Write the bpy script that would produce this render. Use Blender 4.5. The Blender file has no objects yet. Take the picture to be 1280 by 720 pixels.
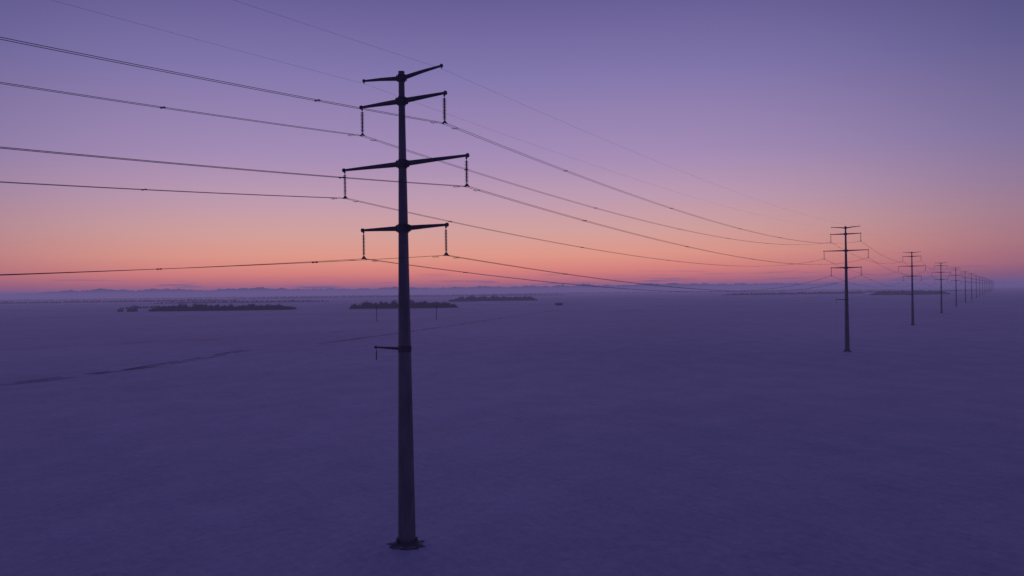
import bpy, bmesh, math, random
from mathutils import Vector, Matrix, noise
random.seed(7)
scene = bpy.context.scene
def lin(h):
    h=h.lstrip('#'); o=[]
    for i in (0,2,4):
        c=int(h[i:i+2],16)/255
        o.append(c/12.92 if c<=0.04045 else ((c+0.055)/1.055)**2.4)
    return (o[0],o[1],o[2],1)

# ---------------------------------------------------------------- layout
L = Vector((0.5251,0.8510,0)); P = Vector((0.8510,-0.5251,0))
MAIN = Vector((-10.3,76.3,0)); CAMZ = 24.0
TSTEPS = [-249,0,249,488,747,997,1246,1494,1745,1993,2242,2490,2741,2990,3240,3490,3740,4000,4260]

def terr(x,y):
    d=math.hypot(x-MAIN.x,y-MAIN.y)
    z=0.9*math.exp(-((d-300)/150)**2)
    f=min(1,max(0,(d-15)/200))
    z+=f*0.35*noise.noise(Vector((x/130,y/60,3.1)))
    z+=min(1,max(0,(d-6)/30))*0.11*noise.noise(Vector((x/16,y/12,8.1)))
    g=min(1,max(0,(d-1500)/5000))
    z+=g*5*noise.noise(Vector((x/2600,y/1500,0.7)))
    return z

# ---------------------------------------------------------------- materials
def mat(name, col, rough=0.8, spec=0.3, metal=0.0):
    m=bpy.data.materials.new(name); m.use_nodes=True
    b=m.node_tree.nodes['Principled BSDF']
    b.inputs['Base Color'].default_value=(*col,1)
    b.inputs['Roughness'].default_value=rough
    b.inputs['Specular IOR Level'].default_value=spec
    b.inputs['Metallic'].default_value=metal
    return m
def noisy(name, c1, c2, scale, rough=0.8, spec=0.3, metal=0.0, stretch=(1,1,1), bump=0.0, detail=5):
    m=mat(name,c1,rough,spec,metal); nt=m.node_tree; b=nt.nodes['Principled BSDF']
    tc=nt.nodes.new('ShaderNodeTexCoord'); mp=nt.nodes.new('ShaderNodeMapping'); mp.inputs['Scale'].default_value=stretch
    n=nt.nodes.new('ShaderNodeTexNoise'); n.inputs['Scale'].default_value=scale; n.inputs['Detail'].default_value=detail
    r=nt.nodes.new('ShaderNodeValToRGB')
    r.color_ramp.elements[0].position=0.35; r.color_ramp.elements[1].position=0.65
    r.color_ramp.elements[0].color=(*c1,1); r.color_ramp.elements[1].color=(*c2,1)
    nt.links.new(tc.outputs['Object'],mp.inputs['Vector']); nt.links.new(mp.outputs[0],n.inputs['Vector'])
    nt.links.new(n.outputs['Fac'],r.inputs['Fac']); nt.links.new(r.outputs['Color'],b.inputs['Base Color'])
    if bump:
        bp=nt.nodes.new('ShaderNodeBump'); bp.inputs['Strength'].default_value=bump; bp.inputs['Distance'].default_value=0.05
        nt.links.new(n.outputs['Fac'],bp.inputs['Height']); nt.links.new(bp.outputs[0],b.inputs['Normal'])
    return m
steel=noisy('weathered_steel',(0.15,0.145,0.15),(0.23,0.225,0.23),1.3,0.5,0.4,0.25,(1,1,0.25))
steel_dark=noisy('arm_steel',(0.09,0.09,0.10),(0.14,0.135,0.14),2.0,0.6,0.3,0.2)
glass=noisy('insulator_porcelain',(0.07,0.065,0.07),(0.11,0.10,0.11),4,0.3,0.5)
hardware=noisy('galvanised_hardware',(0.14,0.14,0.15),(0.2,0.2,0.21),6,0.5,0.4,0.4)
cable=noisy('aluminium_cable',(0.07,0.07,0.08),(0.10,0.10,0.11),3,0.6,0.2)
concrete=noisy('footing_concrete',(0.12,0.115,0.11),(0.2,0.19,0.18),5,0.9,0.2,bump=0.5)
dirt=noisy('frozen_dirt',(0.09,0.08,0.07),(0.50,0.48,0.52),0.9,0.95,0.1,bump=0.6,detail=9)
wood=noisy('creosote_wood',(0.05,0.042,0.035),(0.09,0.075,0.06),3,0.9,0.1,stretch=(1,1,0.1))
bark=noisy('winter_branches',(0.04,0.035,0.035),(0.08,0.07,0.07),0.3,0.95,0.05)
barn=noisy('barn_siding',(0.10,0.05,0.045),(0.14,0.07,0.06),2,0.85,0.1)
roofm=noisy('metal_roof',(0.22,0.22,0.24),(0.32,0.32,0.35),1,0.5,0.3)
dark=noisy('dark_opening',(0.02,0.02,0.02),(0.03,0.03,0.03),1)

# snow
snow=bpy.data.materials.new('snow'); snow.use_nodes=True
nt=snow.node_tree; b=nt.nodes['Principled BSDF']; N=nt.nodes.new; LK=nt.links.new
tc=N('ShaderNodeTexCoord')
def nz(scale,stretch,rot,detail=6,rough=0.55):
    mp=N('ShaderNodeMapping'); mp.inputs['Scale'].default_value=stretch; mp.inputs['Rotation'].default_value=(0,0,rot)
    n=N('ShaderNodeTexNoise'); n.inputs['Scale'].default_value=scale; n.inputs['Detail'].default_value=detail; n.inputs['Roughness'].default_value=rough
    LK(tc.outputs['Object'],mp.inputs['Vector']); LK(mp.outputs[0],n.inputs['Vector']); return n
n1=nz(0.006,(1.2,1,1),0.9,4,0.5); n2=nz(0.06,(1.8,1,1),0.9,6,0.55); n3=nz(0.6,(1.8,1,1),0.8,6,0.55); n4=nz(2.4,(1.5,1,1),0.8,3)
def mth(op,a,bb=None,c=None):
    m=N('ShaderNodeMath'); m.operation=op
    for i,v in enumerate((a,bb,c)):
        if v is None: continue
        if isinstance(v,(int,float)): m.inputs[i].default_value=v
        else: LK(v,m.inputs[i])
    return m.outputs[0]
s=mth('MULTIPLY_ADD',n1.outputs['Fac'],0.42,0.0); s=mth('MULTIPLY_ADD',n2.outputs['Fac'],0.33,s); s=mth('MULTIPLY_ADD',n3.outputs['Fac'],0.25,s)
r=N('ShaderNodeValToRGB'); e=r.color_ramp.elements
e[0].position=0.38; e[0].color=(0.58,0.57,0.63,1); e[1].position=0.61; e[1].color=(0.84,0.83,0.86,1)
LK(s,r.inputs['Fac']); LK(r.outputs['Color'],b.inputs['Base Color'])
h=mth('MULTIPLY_ADD',n2.outputs['Fac'],1.1,0.0); h=mth('MULTIPLY_ADD',n3.outputs['Fac'],0.24,h); h=mth('MULTIPLY_ADD',n4.outputs['Fac'],0.04,h)
bp=N('ShaderNodeBump'); bp.inputs['Strength'].default_value=0.7; bp.inputs['Distance'].default_value=0.8
LK(h,bp.inputs['Height']); LK(bp.outputs[0],b.inputs['Normal'])
b.inputs['Roughness'].default_value=0.8; b.inputs['Specular IOR Level'].default_value=0.25
b.inputs['Sheen Weight'].default_value=0.35; b.inputs['Sheen Roughness'].default_value=0.4; b.inputs['Sheen Tint'].default_value=(0.82,0.8,1,1)
track_m=noisy('trodden_snow',(0.22,0.21,0.27),(0.62,0.61,0.66),0.12,0.9,0.1,stretch=(1,1,1),detail=8)

# ---------------------------------------------------------------- helpers
def newobj(name,bm,mats,parent=None,loc=(0,0,0),rotz=0,smooth=False):
    me=bpy.data.meshes.new(name); bm.to_mesh(me); bm.free()
    for m in mats: me.materials.append(m)
    if smooth:
        for p in me.polygons: p.use_smooth=True
    o=bpy.data.objects.new(name,me); o.location=loc; o.rotation_euler=(0,0,rotz)
    scene.collection.objects.link(o)
    if parent: o.parent=parent
    return o
def empty(name,loc=(0,0,0),rotz=0):
    o=bpy.data.objects.new(name,None); o.location=loc; o.rotation_euler=(0,0,rotz); o.empty_display_size=1
    scene.collection.objects.link(o); return o
def tube(bm,pts,radii,n=8,mi=0,caps=True,sq=(1,1)):
    rings=[]
    for i,p in enumerate(pts):
        p=Vector(p)
        d=(Vector(pts[min(i+1,len(pts)-1)])-Vector(pts[max(i-1,0)])).normalized()
        up=Vector((0,0,1)) if abs(d.z)<0.9 else Vector((1,0,0))
        a=d.cross(up).normalized(); c=a.cross(d).normalized()
        ring=[]
        for k in range(n):
            t=2*math.pi*(k+0.5)/n
            ring.append(bm.verts.new(p+a*math.cos(t)*radii[i]*sq[0]+c*math.sin(t)*radii[i]*sq[1]))
        rings.append(ring)
    for i in range(len(rings)-1):
        for k in range(n):
            f=bm.faces.new((rings[i][k],rings[i][(k+1)%n],rings[i+1][(k+1)%n],rings[i+1][k])); f.material_index=mi
    if caps:
        f=bm.faces.new(rings[0]); f.material_index=mi
        f=bm.faces.new(rings[-1][::-1]); f.material_index=mi
def box(bm,c,s,mi=0,rot=None):
    vs=[]
    for x in(-1,1):
        for y in(-1,1):
            for z in(-1,1):
                v=Vector((x*s[0]/2,y*s[1]/2,z*s[2]/2))
                if rot: v=rot@v
                vs.append(bm.verts.new(Vector(c)+v))
    for q in((0,1,3,2),(4,6,7,5),(0,4,5,1),(2,3,7,6),(0,2,6,4),(1,5,7,3)):
        f=bm.faces.new([vs[i] for i in q]); f.material_index=mi

# ---------------------------------------------------------------- transmission tower
ARMS=[(42.3,5.15),(36.3,7.55),(30.15,5.15)]
INS=2.75
def pole_r(z): return 0.82+(0.27-0.82)*(z/45.0)
def build_tower_mesh():
    bm=bmesh.new()
    joints=[0.3,11.5,23.0,34.0,45.0]
    for i in range(4):
        a,c=joints[i],joints[i+1]
        ra=pole_r(a)
        lip=0.025*(3-i)/3
        tube(bm,[(0,0,a),(0,0,c+(0.9 if i<3 else 0))],[ra+lip,pole_r(c+(0.9 if i<3 else 0))+lip],12,0)
    tube(bm,[(0,0,45.0),(0,0,45.12)],[0.31,0.31],12,0)
    tube(bm,[(0,0,0.22),(0,0,0.32)],[1.08,1.08],24,0)
    tube(bm,[(0,0,-1),(0,0,0.2),(0,0,0.22)],[1.22,1.22,1.18],28,3)
    for k in range(20):
        t=2*math.pi*k/20
        tube(bm,[(0.98*math.cos(t),0.98*math.sin(t),0.32),(0.98*math.cos(t),0.98*math.sin(t),0.47)],[0.045,0.045],6,2)
    for k in range(12):
        t=2*math.pi*(k+.5)/12
        box(bm,(0.9*math.cos(t),0.9*math.sin(t),0.5),(0.22,0.025,0.36),0,Matrix.Rotation(t,3,'Z'))
    z=4
    while z<44:
        s=1 if int(z*2.2)%2 else -1
        tube(bm,[(0,-pole_r(z)*0.9,z),(0.02*s,-pole_r(z)-0.17,z)],[0.012,0.012],4,2)
        tube(bm,[(0,pole_r(z)*0.9,z),(0.02*s,pole_r(z)+0.17,z)],[0.012,0.012],4,2)
        z+=0.45
    def arm(z,hl,r0,r1,lift,side):
        x0=side*(pole_r(z)*0.8)
        tube(bm,[(x0,0,z-0.02),(side*(pole_r(z)+0.15),0,z-0.02)],[r0*1.35,r0*1.35],8,1)
        tube(bm,[(side*(pole_r(z)+0.1),0,z),(side*hl*0.55,0,z+lift*0.6),(side*hl,0,z+lift)],[r0,r0*0.72,r1],8,1,sq=(0.8,1))
    for z,hl in ARMS:
        tube(bm,[(0,0,z-0.42),(0,0,z+0.38)],[pole_r(z)+0.09]*2,12,1)
        for sd in(-1,1):
            box(bm,(sd*(pole_r(z)+0.13),0,z),(0.06,0.62,0.66),1)
            box(bm,(sd*(pole_r(z)+0.24),0,z),(0.05,0.54,0.58),1)
            arm(z,hl,0.26,0.12,0.06,sd)
            tube(bm,[(sd*(hl-0.08),0,z+0.06),(sd*(hl+0.09),0,z+0.06)],[0.20,0.20],8,1)
            x=sd*(hl-0.12)
            box(bm,(x,0,z-0.14),(0.18,0.04,0.24),2)
            tube(bm,[(x,0,z-0.1),(x,0,z-0.42)],[0.035,0.035],6,2)
            zt=z-0.40; zb=z-2.42
            n=15; pts=[];rad=[]
            for k in range(n):
                q=zt-(zt-zb)*k/n; dz=(zt-zb)/n
                pts+= [(x,0,q),(x,0,q-dz*0.45),(x,0,q-dz*0.62),(x,0,q-dz*0.8)]
                rad+= [0.055,0.08,0.19,0.055]
            tube(bm,pts,rad,10,3+1)
            tube(bm,[(x,0,zb),(x,0,zb-0.16)],[0.035,0.035],6,2)
            v=[bm.verts.new((x+a,yy,z+c)) for yy in(-0.02,0.02) for a,c in((-0.27,-2.72),(0.27,-2.72),(0.06,-2.46),(-0.06,-2.46))]
            for q in((0,1,2,3),(7,6,5,4),(0,4,5,1),(1,5,6,2),(2,6,7,3),(3,7,4,0)):
                f=bm.faces.new([v[i] for i in q]); f.material_index=2
            for q in(-0.19,0.19):
                box(bm,(x+q,0,z-2.72),(0.04,0.06,0.12),2)
                tube(bm,[(x+q,-0.25,z-INS-0.02),(x+q,0,z-INS+0.015),(x+q,0.25,z-INS-0.02)],[0.03,0.06,0.03],6,2)
    tube(bm,[(0,0,44.15),(0,0,44.85)],[0.37,0.37],12,1)
    for sd in(-1,1):
        box(bm,(sd*0.42,0,44.5),(0.06,0.52,0.56),1)
        arm(44.5,4.75,0.22,0.10,0.42,sd)
        tube(bm,[(sd*4.68,0,44.93),(sd*4.83,0,44.93)],[0.17,0.17],8,1)
        box(bm,(sd*4.75,0,44.78),(0.05,0.08,0.26),2)
    z=18.65
    tube(bm,[(0,0,z-0.3),(0,0,z+0.3)],[pole_r(z)+0.05]*2,12,1)
    box(bm,(pole_r(z)+0.08,0,z),(0.08,0.3,0.35),1)
    tube(bm,[(-pole_r(z),0,z),(-3.6,0,z+0.06)],[0.15,0.075],8,1)
    tube(bm,[(-3.57,0,z+0.06),(-3.7,0,z+0.06)],[0.14,0.14],8,1)
    tube(bm,[(-3.55,0,z),(-3.55,0,z-0.35)],[0.025,0.025],6,2)
    pts=[];rad=[]
    for k in range(6):
        q=z-0.35-0.14*k; pts+=[(-3.55,0,q),(-3.55,0,q-0.08),(-3.55,0,q-0.11)]; rad+=[0.035,0.085,0.035]
    tube(bm,pts,rad,8,4)
    bmesh.ops.recalc_face_normals(bm,faces=bm.faces)
    me=bpy.data.meshes.new('transmission_tower')
    bm.to_mesh(me); bm.free()
    for m in(steel,steel_dark,hardware,concrete,glass): me.materials.append(m)
    return me
tm=build_tower_mesh()
ROT=math.atan2(P.y,P.x)
bases=[]
order=sorted(range(len(TSTEPS)),key=lambda i:abs(TSTEPS[i]))
for t in TSTEPS:
    p=MAIN+L*t; p.z=terr(p.x,p.y); bases.append(p)
for i in order:
    o=bpy.data.objects.new('transmission_tower',tm); o.location=bases[i]; o.rotation_euler=(0,0,ROT)
    scene.collection.objects.link(o)

# ---------------------------------------------------------------- cables
lines=empty('overhead_power_lines')
def curve(name,radius,mt,parent):
    c=bpy.data.curves.new(name,'CURVE'); c.dimensions='3D'; c.bevel_depth=radius; c.bevel_resolution=1
    c.materials.append(mt); o=bpy.data.objects.new(name,c); scene.collection.objects.link(o); o.parent=parent; return c
cond=curve('conductor_cables',0.019,cable,lines); shield=curve('shield_wires',0.007,cable,lines)
def span(c,a,bb,sag,n=48):
    sp=c.splines.new('POLY'); sp.points.add(n)
    for i in range(n+1):
        t=i/n; p=a.lerp(bb,t); p.z-=4*sag*t*(1-t); sp.points[i].co=(*p,1)
sb=bmesh.new(); RZ=Matrix.Rotation(ROT,3,'Z')
for i in range(len(bases)-1):
    A,B=bases[i],bases[i+1]; k=((B-A).length/249)**2
    for z,hl in ARMS:
        for sd in(-1,1):
            x=sd*(hl-0.12)
            for q in(-0.19,0.19):
                off=P*(x+q)+Vector((0,0,z-INS))
                span(cond,A+off,B+off,4.5*k)
            if i<4:
                off=P*x+Vector((0,0,z-INS))
                for t in (0.08,0.22,0.37,0.50,0.64,0.79,0.92):
                    t+=0.012*(sd+z%3)
                    p=(A+off).lerp(B+off,t); p.z-=4*4.5*k*t*(1-t)
                    box(sb,p,(0.44,0.05,0.05),0,RZ)
                    for q in(-0.19,0.19): box(sb,p+P*q,(0.09,0.14,0.10),0,RZ)
                for e,dr in((A,1),(B,-1)):
                    for q in(-0.19,0.19):
                        T=(B-A).length
                        t=1.6/T; t=t if dr==1 else 1-t
                        p=(A+off).lerp(B+off,t); p.z-=4*4.5*k*t*(1-t)+0.1
                        p+=P*q
                        for g in(-0.17,0.17): box(sb,p+L*g,(0.05,0.1,0.055),0,RZ)
                        box(sb,p,(0.015,0.34,0.015),0,RZ); box(sb,p+Vector((0,0,.05)),(0.02,0.04,0.1),0,RZ)
    for sd in(-1,1):
        off=P*(sd*4.75)+Vector((0,0,44.66)); span(shield,A+off,B+off,2.5*k)
bmesh.ops.recalc_face_normals(sb,faces=sb.faces)
newobj('cable_spacers',sb,[hardware],lines)

# ---------------------------------------------------------------- ground
bm=bmesh.new()
def axis(n,ext,near,c):
    a=math.asinh(ext/near); return [c+near*math.sinh(a*(2*i/n-1)) for i in range(n+1)]
xs=axis(320,42000,60,MAIN.x); ys=axis(320,42000,60,MAIN.y)
grid=[[bm.verts.new((x,y,terr(x,y))) for x in xs] for y in ys]
for j in range(len(ys)-1):
    for i in range(len(xs)-1):
        bm.faces.new((grid[j][i],grid[j][i+1],grid[j+1][i+1],grid[j+1][i]))
newobj('snow_field',bm,[snow],smooth=True)

def ribbon(name,pts,width,m,seg=2.5,lift=0.07,wob=0.8,seed=0,gap=False,wv=25):
    bm=bmesh.new(); pl=[Vector((*p,0)) for p in pts]; prev=None; s=0
    for a,c in zip(pl,pl[1:]):
        n=max(2,int((c-a).length/seg)); d=(c-a).normalized(); nn=Vector((-d.y,d.x,0))
        for i in range(n+ (1 if c is pl[-1] else 0)):
            p=a.lerp(c,i/n); s+=seg
            p=p+nn*wob*2*noise.noise(Vector((s/wv,seed,0)))
            w=width*(0.55+0.9*abs(noise.noise(Vector((s/9,seed+4,0))))) 
            l=p+nn*w/2; r2=p-nn*w/2
            cur=[bm.verts.new((l.x,l.y,terr(l.x,l.y)+lift)),bm.verts.new((r2.x,r2.y,terr(r2.x,r2.y)+lift))]
            if prev and not(gap and noise.noise(Vector((s/11,seed+9,0)))>0.18): bm.faces.new((prev[0],cur[0],cur[1],prev[1]))
            prev=cur
    bmesh.ops.recalc_face_normals(bm,faces=bm.faces)
    for f in bm.faces:
        if f.normal.z<0: f.normal_flip()
    return newobj(name,bm,[m])
tr=[(-330,150),(-205,185),(-139,218),(-122,262),(-112,335)]
tk=empty('snow_track')
o=ribbon('rut_1',tr,2.4,track_m,seed=1,gap=True,wob=1.5); o.parent=tk
o=ribbon('rut_2',[(x+3.4,y-0.8) for x,y in tr],1.5,track_m,seed=2,gap=True,wob=1.2); o.parent=tk
o=ribbon('rut_3',[(-91,368),(-70,450),(-38,590),(0,774),(60,1010)],3.4,track_m,seed=3,gap=True); o.parent=tk
o=ribbon('rut_4',[(-260,330),(-160,420),(-60,560)],1.6,track_m,seed=5,gap=True,wob=3); o.parent=tk
fm=empty('field_margin')
for k,(pp,wd) in enumerate((([(-900,900),(-300,960),(150,930)],7),([(-1500,1500),(-300,1480),(700,1530)],12),([(-400,1900),(900,1960),(2100,1900)],16),([(-2500,2500),(0,2450),(900,2520)],24),([(200,1150),(800,1240),(1500,1210)],7))):
    o=ribbon('stubble_strip_%d'%(k+1),pp,wd,track_m,seg=12,lift=0.15,wob=5,seed=20+k,gap=True,wv=160); o.parent=fm

def dirt_patch(c,R,seed):
    bm=bmesh.new(); n=48; rings=[]
    for j,f in enumerate((0.0,0.35,0.6,0.8,1.0)):
        ring=[]
        for k in range(n):
            t=2*math.pi*k/n
            rr=1.15+(R-1.15)*f*(0.7+0.9*noise.noise(Vector((math.cos(t)*2.6,math.sin(t)*2.6,seed))))
            x=c.x+rr*math.cos(t)*1.05; y=c.y+rr*math.sin(t)
            z=terr(x,y)+0.16*(1-f)**1.5+0.02+0.05*noise.noise(Vector((x*2,y*2,seed)))*(1-f)
            if f==1.0: z-=0.05
            ring.append(bm.verts.new((x,y,z)))
        rings.append(ring)
    for a,b2 in zip(rings,rings[1:]):
        for k in range(n): bm.faces.new((a[k],b2[k],b2[(k+1)%n],a[(k+1)%n]))
    bmesh.ops.recalc_face_normals(bm,faces=bm.faces)
    return newobj('dirt_mound',bm,[dirt],smooth=True)
for i in (1,2,3): dirt_patch(bases[i],1.9,i)

# ---------------------------------------------------------------- distant trees
def trees(name,segs,n,hmin,hmax,depth,clumps=70,leaf=0.8,seed=0):
    rnd=random.Random(seed); bm=bmesh.new()
    for k in range(n):
        f=(k+rnd.random())/n; q=f*(len(segs)-1); i=min(int(q),len(segs)-2); a=segs[i]; c=segs[i+1]; u=q-i
        x=a[0]+(c[0]-a[0])*u+rnd.gauss(0,2); y=a[1]+(c[1]-a[1])*u+rnd.uniform(-depth/2,depth/2)
        env=0.62+0.7*abs(noise.noise(Vector((x/30,seed,0))))+0.35*noise.noise(Vector((x/9,seed,2)))
        env*=min(1,0.4+5*min(f,1-f))
        h=rnd.uniform(hmin,hmax)*env; g=terr(x,y)-0.2
        lean=rnd.uniform(-0.05,0.05)*h; cr=h*rnd.uniform(0.24,0.38)
        tube(bm,[(x,y,g),(x+lean*.5,y,g+h*.5),(x+lean,y,g+h*.95)],[h*0.022,h*.013,h*.003],5)
        for m in range(4):
            t=rnd.uniform(0,6.28); z0=h*rnd.uniform(.25,.6)
            tube(bm,[(x+lean*z0/h,y,g+z0),(x+cr*.9*math.cos(t),y+cr*.9*math.sin(t),g+z0+h*.28)],[h*.009,h*.003],4)
        for m in range(clumps):
            low=m%3==0
            t=rnd.uniform(0,6.28); ph=math.acos(rnd.uniform(-1,1)); rr=rnd.random()**0.45
            if low:
                px=x+rnd.gauss(0,cr*1.1); py=y+rnd.gauss(0,cr); pz=g+abs(rnd.gauss(0,0.22))*h+0.1
            else:
                px=x+lean+cr*rr*math.sin(ph)*math.cos(t); py=y+cr*rr*math.sin(ph)*math.sin(t); pz=g+h*0.55+h*0.45*rr*math.cos(ph)
            sz=leaf*rnd.uniform(.5,1.3)
            A=Vector((rnd.gauss(0,1),rnd.gauss(0,1),rnd.gauss(0,1))).normalized(); B=A.orthogonal().normalized()
            c0=Vector((px,py,pz))
            bm.faces.new([bm.verts.new(c0+A*sz*.5),bm.verts.new(c0+B*sz*.4),bm.verts.new(c0-A*sz*.5),bm.verts.new(c0-B*sz*.35)])
    return newobj(name,bm,[bark])
R='distant_tree_row'
trees(R,[(-572,1265),(-450,1250),(-346,1262)],310,9,14,30,110,1.3,1)
trees(R,[(-252,1262),(-170,1250),(-88,1262)],230,11,16,30,110,1.3,2)
trees(R,[(-160,2050),(-30,2100),(64,2080)],260,11,17,30,70,2.2,3)
trees(R,[(1046,2330),(1140,2300),(1260,2320)],250,11,18,35,70,2.3,4)
trees(R,[(780,2950),(1060,3000),(1330,3020)],320,8,13,50,50,3.0,5)
trees(R,[(1500,3700),(1740,3720),(2200,3680)],320,7,11,50,50,3.2,6)
trees(R,[(-2300,3300),(-1700,3400),(-1150,3350)],480,8,12,60,40,3.8,7)
trees(R,[(-1600,4600),(-700,4700),(300,4550)],560,9,14,90,30,5.0,8)
trees(R,[(-4200,6000),(-2600,6200),(-600,6100)],700,9,15,120,24,6.5,9)
trees(R,[(-300,6900),(1500,7000),(3300,6800)],700,9,15,150,24,6.5,10)
trees(R,[(-760,1560),(-700,1575),(-650,1565)],50,5,8,15,70,1.4,11)
trees(R,[(-1100,2450),(-850,2470),(-560,2440)],170,6,10,25,50,2.4,12)

# ---------------------------------------------------------------- farm buildings
def shed(name,x,y,w,d,h,rh,rot,wall=barn):
    e=empty(name,(x,y,terr(x,y)-0.05),rot)
    bm=bmesh.new()
    v=[(-w/2,-d/2,0),(w/2,-d/2,0),(w/2,d/2,0),(-w/2,d/2,0),(-w/2,-d/2,h),(w/2,-d/2,h),(w/2,d/2,h),(-w/2,d/2,h),(-w/2,0,h+rh),(w/2,0,h+rh)]
    V=[bm.verts.new(p) for p in v]
    for q in((0,1,5,4),(2,3,7,6),(1,2,6,9,5),(3,0,4,8,7)): bm.faces.new([V[i] for i in q])
    newobj('walls',bm,[wall],e)
    bm=bmesh.new()
    for sg in(-1,1):
        L2=math.hypot(d/2,rh)+0.5; a=math.atan2(rh,d/2)
        box(bm,(0,sg*(d/4+0.1),h+rh/2+0.06),(w+0.8,L2,0.12),0,Matrix.Rotation(-sg*a,3,'X'))
    newobj('roof',bm,[roofm],e)
    bm=bmesh.new(); box(bm,(w*0.12,-d/2-0.03,h*0.42),(w*0.28,0.05,h*0.84)); newobj('door',bm,[dark],e)
    bm=bmesh.new()
    for q in(-0.36,-0.16,0.38): box(bm,(w*q,-d/2-0.03,h*0.6),(1.1,0.05,0.9))
    newobj('windows',bm,[dark],e); return e
shed('farm_shed',78,1335,11,7,3.0,1.4,0.15)
shed('farm_barn',-596,1255,13,8,3.4,1.8,-0.2)
shed('farm_shed',-618,1262,7,5,2.6,1.2,0.1)

# ---------------------------------------------------------------- wooden utility poles (rural line)
def upole(x,y):
    e=empty('utility_pole',(x,y,terr(x,y)),0.25)
    bm=bmesh.new(); tube(bm,[(0,0,-.3),(0,0,12.8)],[0.34,0.24],10); newobj('pole',bm,[wood],e)
    bm=bmesh.new(); box(bm,(0,-0.3,12.2),(3.4,0.16,0.26))
    for s in(-1,1): tube(bm,[(0,-0.3,11.2),(s*0.95,-0.3,12.1)],[0.05,0.05],5)
    newobj('crossarm',bm,[wood],e)
    bm=bmesh.new()
    for q in(-1.5,0.55,1.5):
        tube(bm,[(q,-0.3,12.33),(q,-0.3,12.46),(q,-0.3,12.54),(q,-0.3,12.64)],[0.04,0.11,0.08,0.04],8)
    newobj('insulators',bm,[glass],e)
    bm=bmesh.new(); tube(bm,[(0.5,0,9.7),(0.5,0,9.75),(0.5,0,10.6),(0.5,0,10.65)],[0.1,0.28,0.28,0.1],12); newobj('transformer',bm,[hardware],e)
for x,y in ((-117,690),(-66,695)): upole(x,y)

# ---------------------------------------------------------------- mountains
mtn=noisy('mountain_rock_snow',(0.40,0.36,0.42),(0.60,0.56,0.62),0.0012,0.95,0.05,stretch=(1,1,2.5),detail=10)
def mountains(name,R,hm,seed,a0,a1,n=1200,base=0.62,am=1.0):
    bm=bmesh.new(); rows=[]
    for j,(dr,f) in enumerate(((-2600,0.0),(-1700,0.22),(-900,0.55),(-300,0.85),(0,1.0),(900,0.5),(2200,0.0))):
        row=[]
        for i in range(n+1):
            a=a0+(a1-a0)*i/n
            q=a*22+seed
            hgt=base+am*(0.14*noise.noise(Vector((q*0.7,seed,0)))+0.17*noise.noise(Vector((q*3.1,seed,5)))+0.14*abs(noise.noise(Vector((q*8,seed,2))))+0.09*noise.noise(Vector((q*23,seed,2)))+0.03*noise.noise(Vector((q*60,seed,2))))
            hgt*=min(1,max(0.25,(a+0.62)/0.18+0.3))
            hgt*=1-0.4*min(1,max(0,(a-0.25)/0.2))
            jit=1+0.5*noise.noise(Vector((q*9,j*3.3,seed))) if 0<j<4 else 1
            r_=R+dr+ (250*noise.noise(Vector((q*3,j,seed+3))))
            row.append(bm.verts.new((r_*math.sin(a),r_*math.cos(a),-20+hm*hgt*f*jit)))
        rows.append(row)
    for a,c in zip(rows,rows[1:]):
        for i in range(n): bm.faces.new((a[i],a[i+1],c[i+1],c[i]))
    return newobj(name,bm,[mtn])
mountains('mountain_range',30000,375,4.3,-1.1,0.9)
mountains('foothills',21000,175,11.7,-1.2,1.0,900,0.6,0.4)

# ---------------------------------------------------------------- haze layer (absorbing volume over the plain, ambient dusk light put in as emission)
hz=bpy.data.materials.new('emissive_dusk_haze'); hz.use_nodes=True; nt=hz.node_tree; nt.nodes.clear()
out=nt.nodes.new('ShaderNodeOutputMaterial'); ab=nt.nodes.new('ShaderNodeVolumeAbsorption'); em=nt.nodes.new('ShaderNodeEmission'); ad=nt.nodes.new('ShaderNodeAddShader')
SIG=1/5600
ab.inputs['Color'].default_value=(0,0,0,1); ab.inputs['Density'].default_value=SIG
em.inputs['Color'].default_value=lin('66598a'); em.inputs['Strength'].default_value=SIG  # added glow replaces sky light scattered in the haze
nt.links.new(ab.outputs[0],ad.inputs[0]); nt.links.new(em.outputs[0],ad.inputs[1]); nt.links.new(ad.outputs[0],out.inputs['Volume'])
bm=bmesh.new(); box(bm,(0,0,31),(82000,82000,102)); bmesh.ops.recalc_face_normals(bm,faces=bm.faces)
newobj('haze',bm,[hz])

# ---------------------------------------------------------------- sky
w=bpy.data.worlds.new('World'); scene.world=w; w.use_nodes=True; nt=w.node_tree; nt.nodes.clear()
N=nt.nodes.new; LK=nt.links.new
out=N('ShaderNodeOutputWorld'); bg=N('ShaderNodeBackground'); tc=N('ShaderNodeTexCoord'); sp=N('ShaderNodeSeparateXYZ')
LK(tc.outputs['Generated'],sp.inputs[0])
mr=N('ShaderNodeMapRange'); mr.inputs['From Max'].default_value=0.5; LK(sp.outputs['Z'],mr.inputs['Value'])
def ramp(stops,src):
    r=N('ShaderNodeValToRGB'); el=r.color_ramp.elements
    while len(el)>1: el.remove(el[-1])
    for i,(p,c) in enumerate(stops):
        e=el[0] if i==0 else el.new(p)
        e.position=p; e.color=lin(c) if isinstance(c,str) else (c,c,c,1)
    LK(src,r.inputs['Fac']); return r.outputs['Color']
def st(l): return [(z*2,c) for z,c in l]
cen=ramp(st([(0,'d0707a'),(.012,'e47a72'),(.024,'f48d76'),(.044,'f0a188'),(.074,'dba69f'),(.114,'c39eb3'),(.164,'a78eb8'),(.26,'8377ad'),(.345,'655c95'),(.5,'35316e')]),mr.outputs[0])
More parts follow.
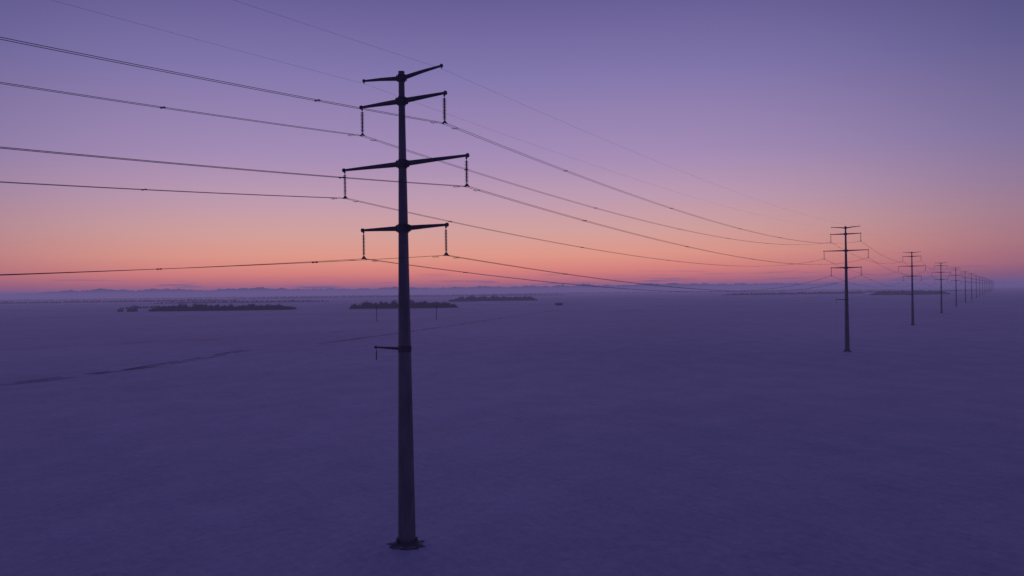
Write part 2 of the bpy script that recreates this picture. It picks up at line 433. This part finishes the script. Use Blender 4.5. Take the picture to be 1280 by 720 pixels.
sid=ramp(st([(0,'80526f'),(.012,'92586f'),(.024,'a86874'),(.05,'aa7580'),(.08,'a07a8e'),(.114,'8f7799'),(.164,'7b6f9c'),(.26,'5d598c'),(.345,'464276'),(.5,'2b2962')]),mr.outputs[0])
bak=ramp(st([(0,'3a3560'),(.1,'494372'),(.25,'3b386a'),(.5,'272654')]),mr.outputs[0])
nv=N('ShaderNodeCombineXYZ'); LK(sp.outputs['X'],nv.inputs['X']); LK(sp.outputs['Y'],nv.inputs['Y'])
nn=N('ShaderNodeVectorMath'); nn.operation='NORMALIZE'; LK(nv.outputs[0],nn.inputs[0])
dt=N('ShaderNodeVectorMath'); dt.operation='DOT_PRODUCT'; LK(nn.outputs[0],dt.inputs[0])
ga=math.radians(-3.5); dt.inputs[1].default_value=(math.sin(ga),math.cos(ga),0)
def mixc(f,a,c):
    m=N('ShaderNodeMix'); m.data_type='RGBA'; LK(f,m.inputs['Factor']); LK(a,m.inputs['A']); LK(c,m.inputs['B']); return m.outputs['Result']
def mrange(src,a,c):
    m=N('ShaderNodeMapRange'); m.interpolation_type='SMOOTHSTEP'; m.inputs['From Min'].default_value=a; m.inputs['From Max'].default_value=c; LK(src,m.inputs['Value']); return m.outputs[0]
m1=mixc(mrange(dt.outputs['Value'],-0.4,0.80),bak,sid)
m2=mixc(mrange(dt.outputs['Value'],0.77,0.995),m1,cen)
mp=N('ShaderNodeMapping'); mp.inputs['Scale'].default_value=(14,14,260); LK(tc.outputs['Generated'],mp.inputs['Vector'])
cn=N('ShaderNodeTexNoise'); cn.inputs['Scale'].default_value=1; cn.inputs['Detail'].default_value=6; LK(mp.outputs[0],cn.inputs['Vector'])
cm=mrange(cn.outputs['Fac'],0.54,0.68)
band=ramp(st([(0,0.9),(.008,0.8),(.018,0.4),(.026,0.0)]),mr.outputs[0])
mm=N('ShaderNodeMath'); mm.operation='MULTIPLY'; LK(cm,mm.inputs[0]); LK(band,mm.inputs[1])
cc=N('ShaderNodeRGB'); cc.outputs[0].default_value=lin('6e5a86')
m3=mixc(mm.outputs[0],m2,cc.outputs[0])
sk=N('ShaderNodeTexSky'); sk.sky_type='NISHITA'; sk.sun_disc=False; sk.sun_elevation=math.radians(-4); sk.sun_rotation=ga
sc=N('ShaderNodeVectorMath'); sc.operation='SCALE'; sc.inputs['Scale'].default_value=0.05; LK(sk.outputs[0],sc.inputs[0])
ac=N('ShaderNodeVectorMath'); ac.operation='ADD'; LK(m3,ac.inputs[0]); LK(sc.outputs[0],ac.inputs[1])
LK(ac.outputs[0],bg.inputs['Color']); bg.inputs['Strength'].default_value=1.0; LK(bg.outputs[0],out.inputs['Surface'])

sd=bpy.data.lights.new('sun','SUN'); sd.energy=0.025; sd.angle=math.radians(12); sd.color=(1,0.6,0.6)
so=bpy.data.objects.new('sun',sd); scene.collection.objects.link(so)
dv=Vector((math.sin(ga),math.cos(ga),math.tan(math.radians(4))))
so.rotation_euler=dv.to_track_quat('Z','Y').to_euler(); so.location=(0,0,100)

# ---------------------------------------------------------------- camera
cd=bpy.data.cameras.new('camera'); cd.sensor_width=36; cd.lens=36*1000/1280; cd.clip_end=100000; cd.clip_start=0.5
co=bpy.data.objects.new('camera',cd); scene.collection.objects.link(co); scene.camera=co
co.matrix_world=Matrix.Translation((0,0,CAMZ))@Matrix.Rotation(math.pi/2+0.0044,4,'X')@Matrix.Rotation(-0.0125,4,'Z')
scene.view_settings.view_transform='Standard'; scene.view_settings.look='None'; scene.view_settings.exposure=0
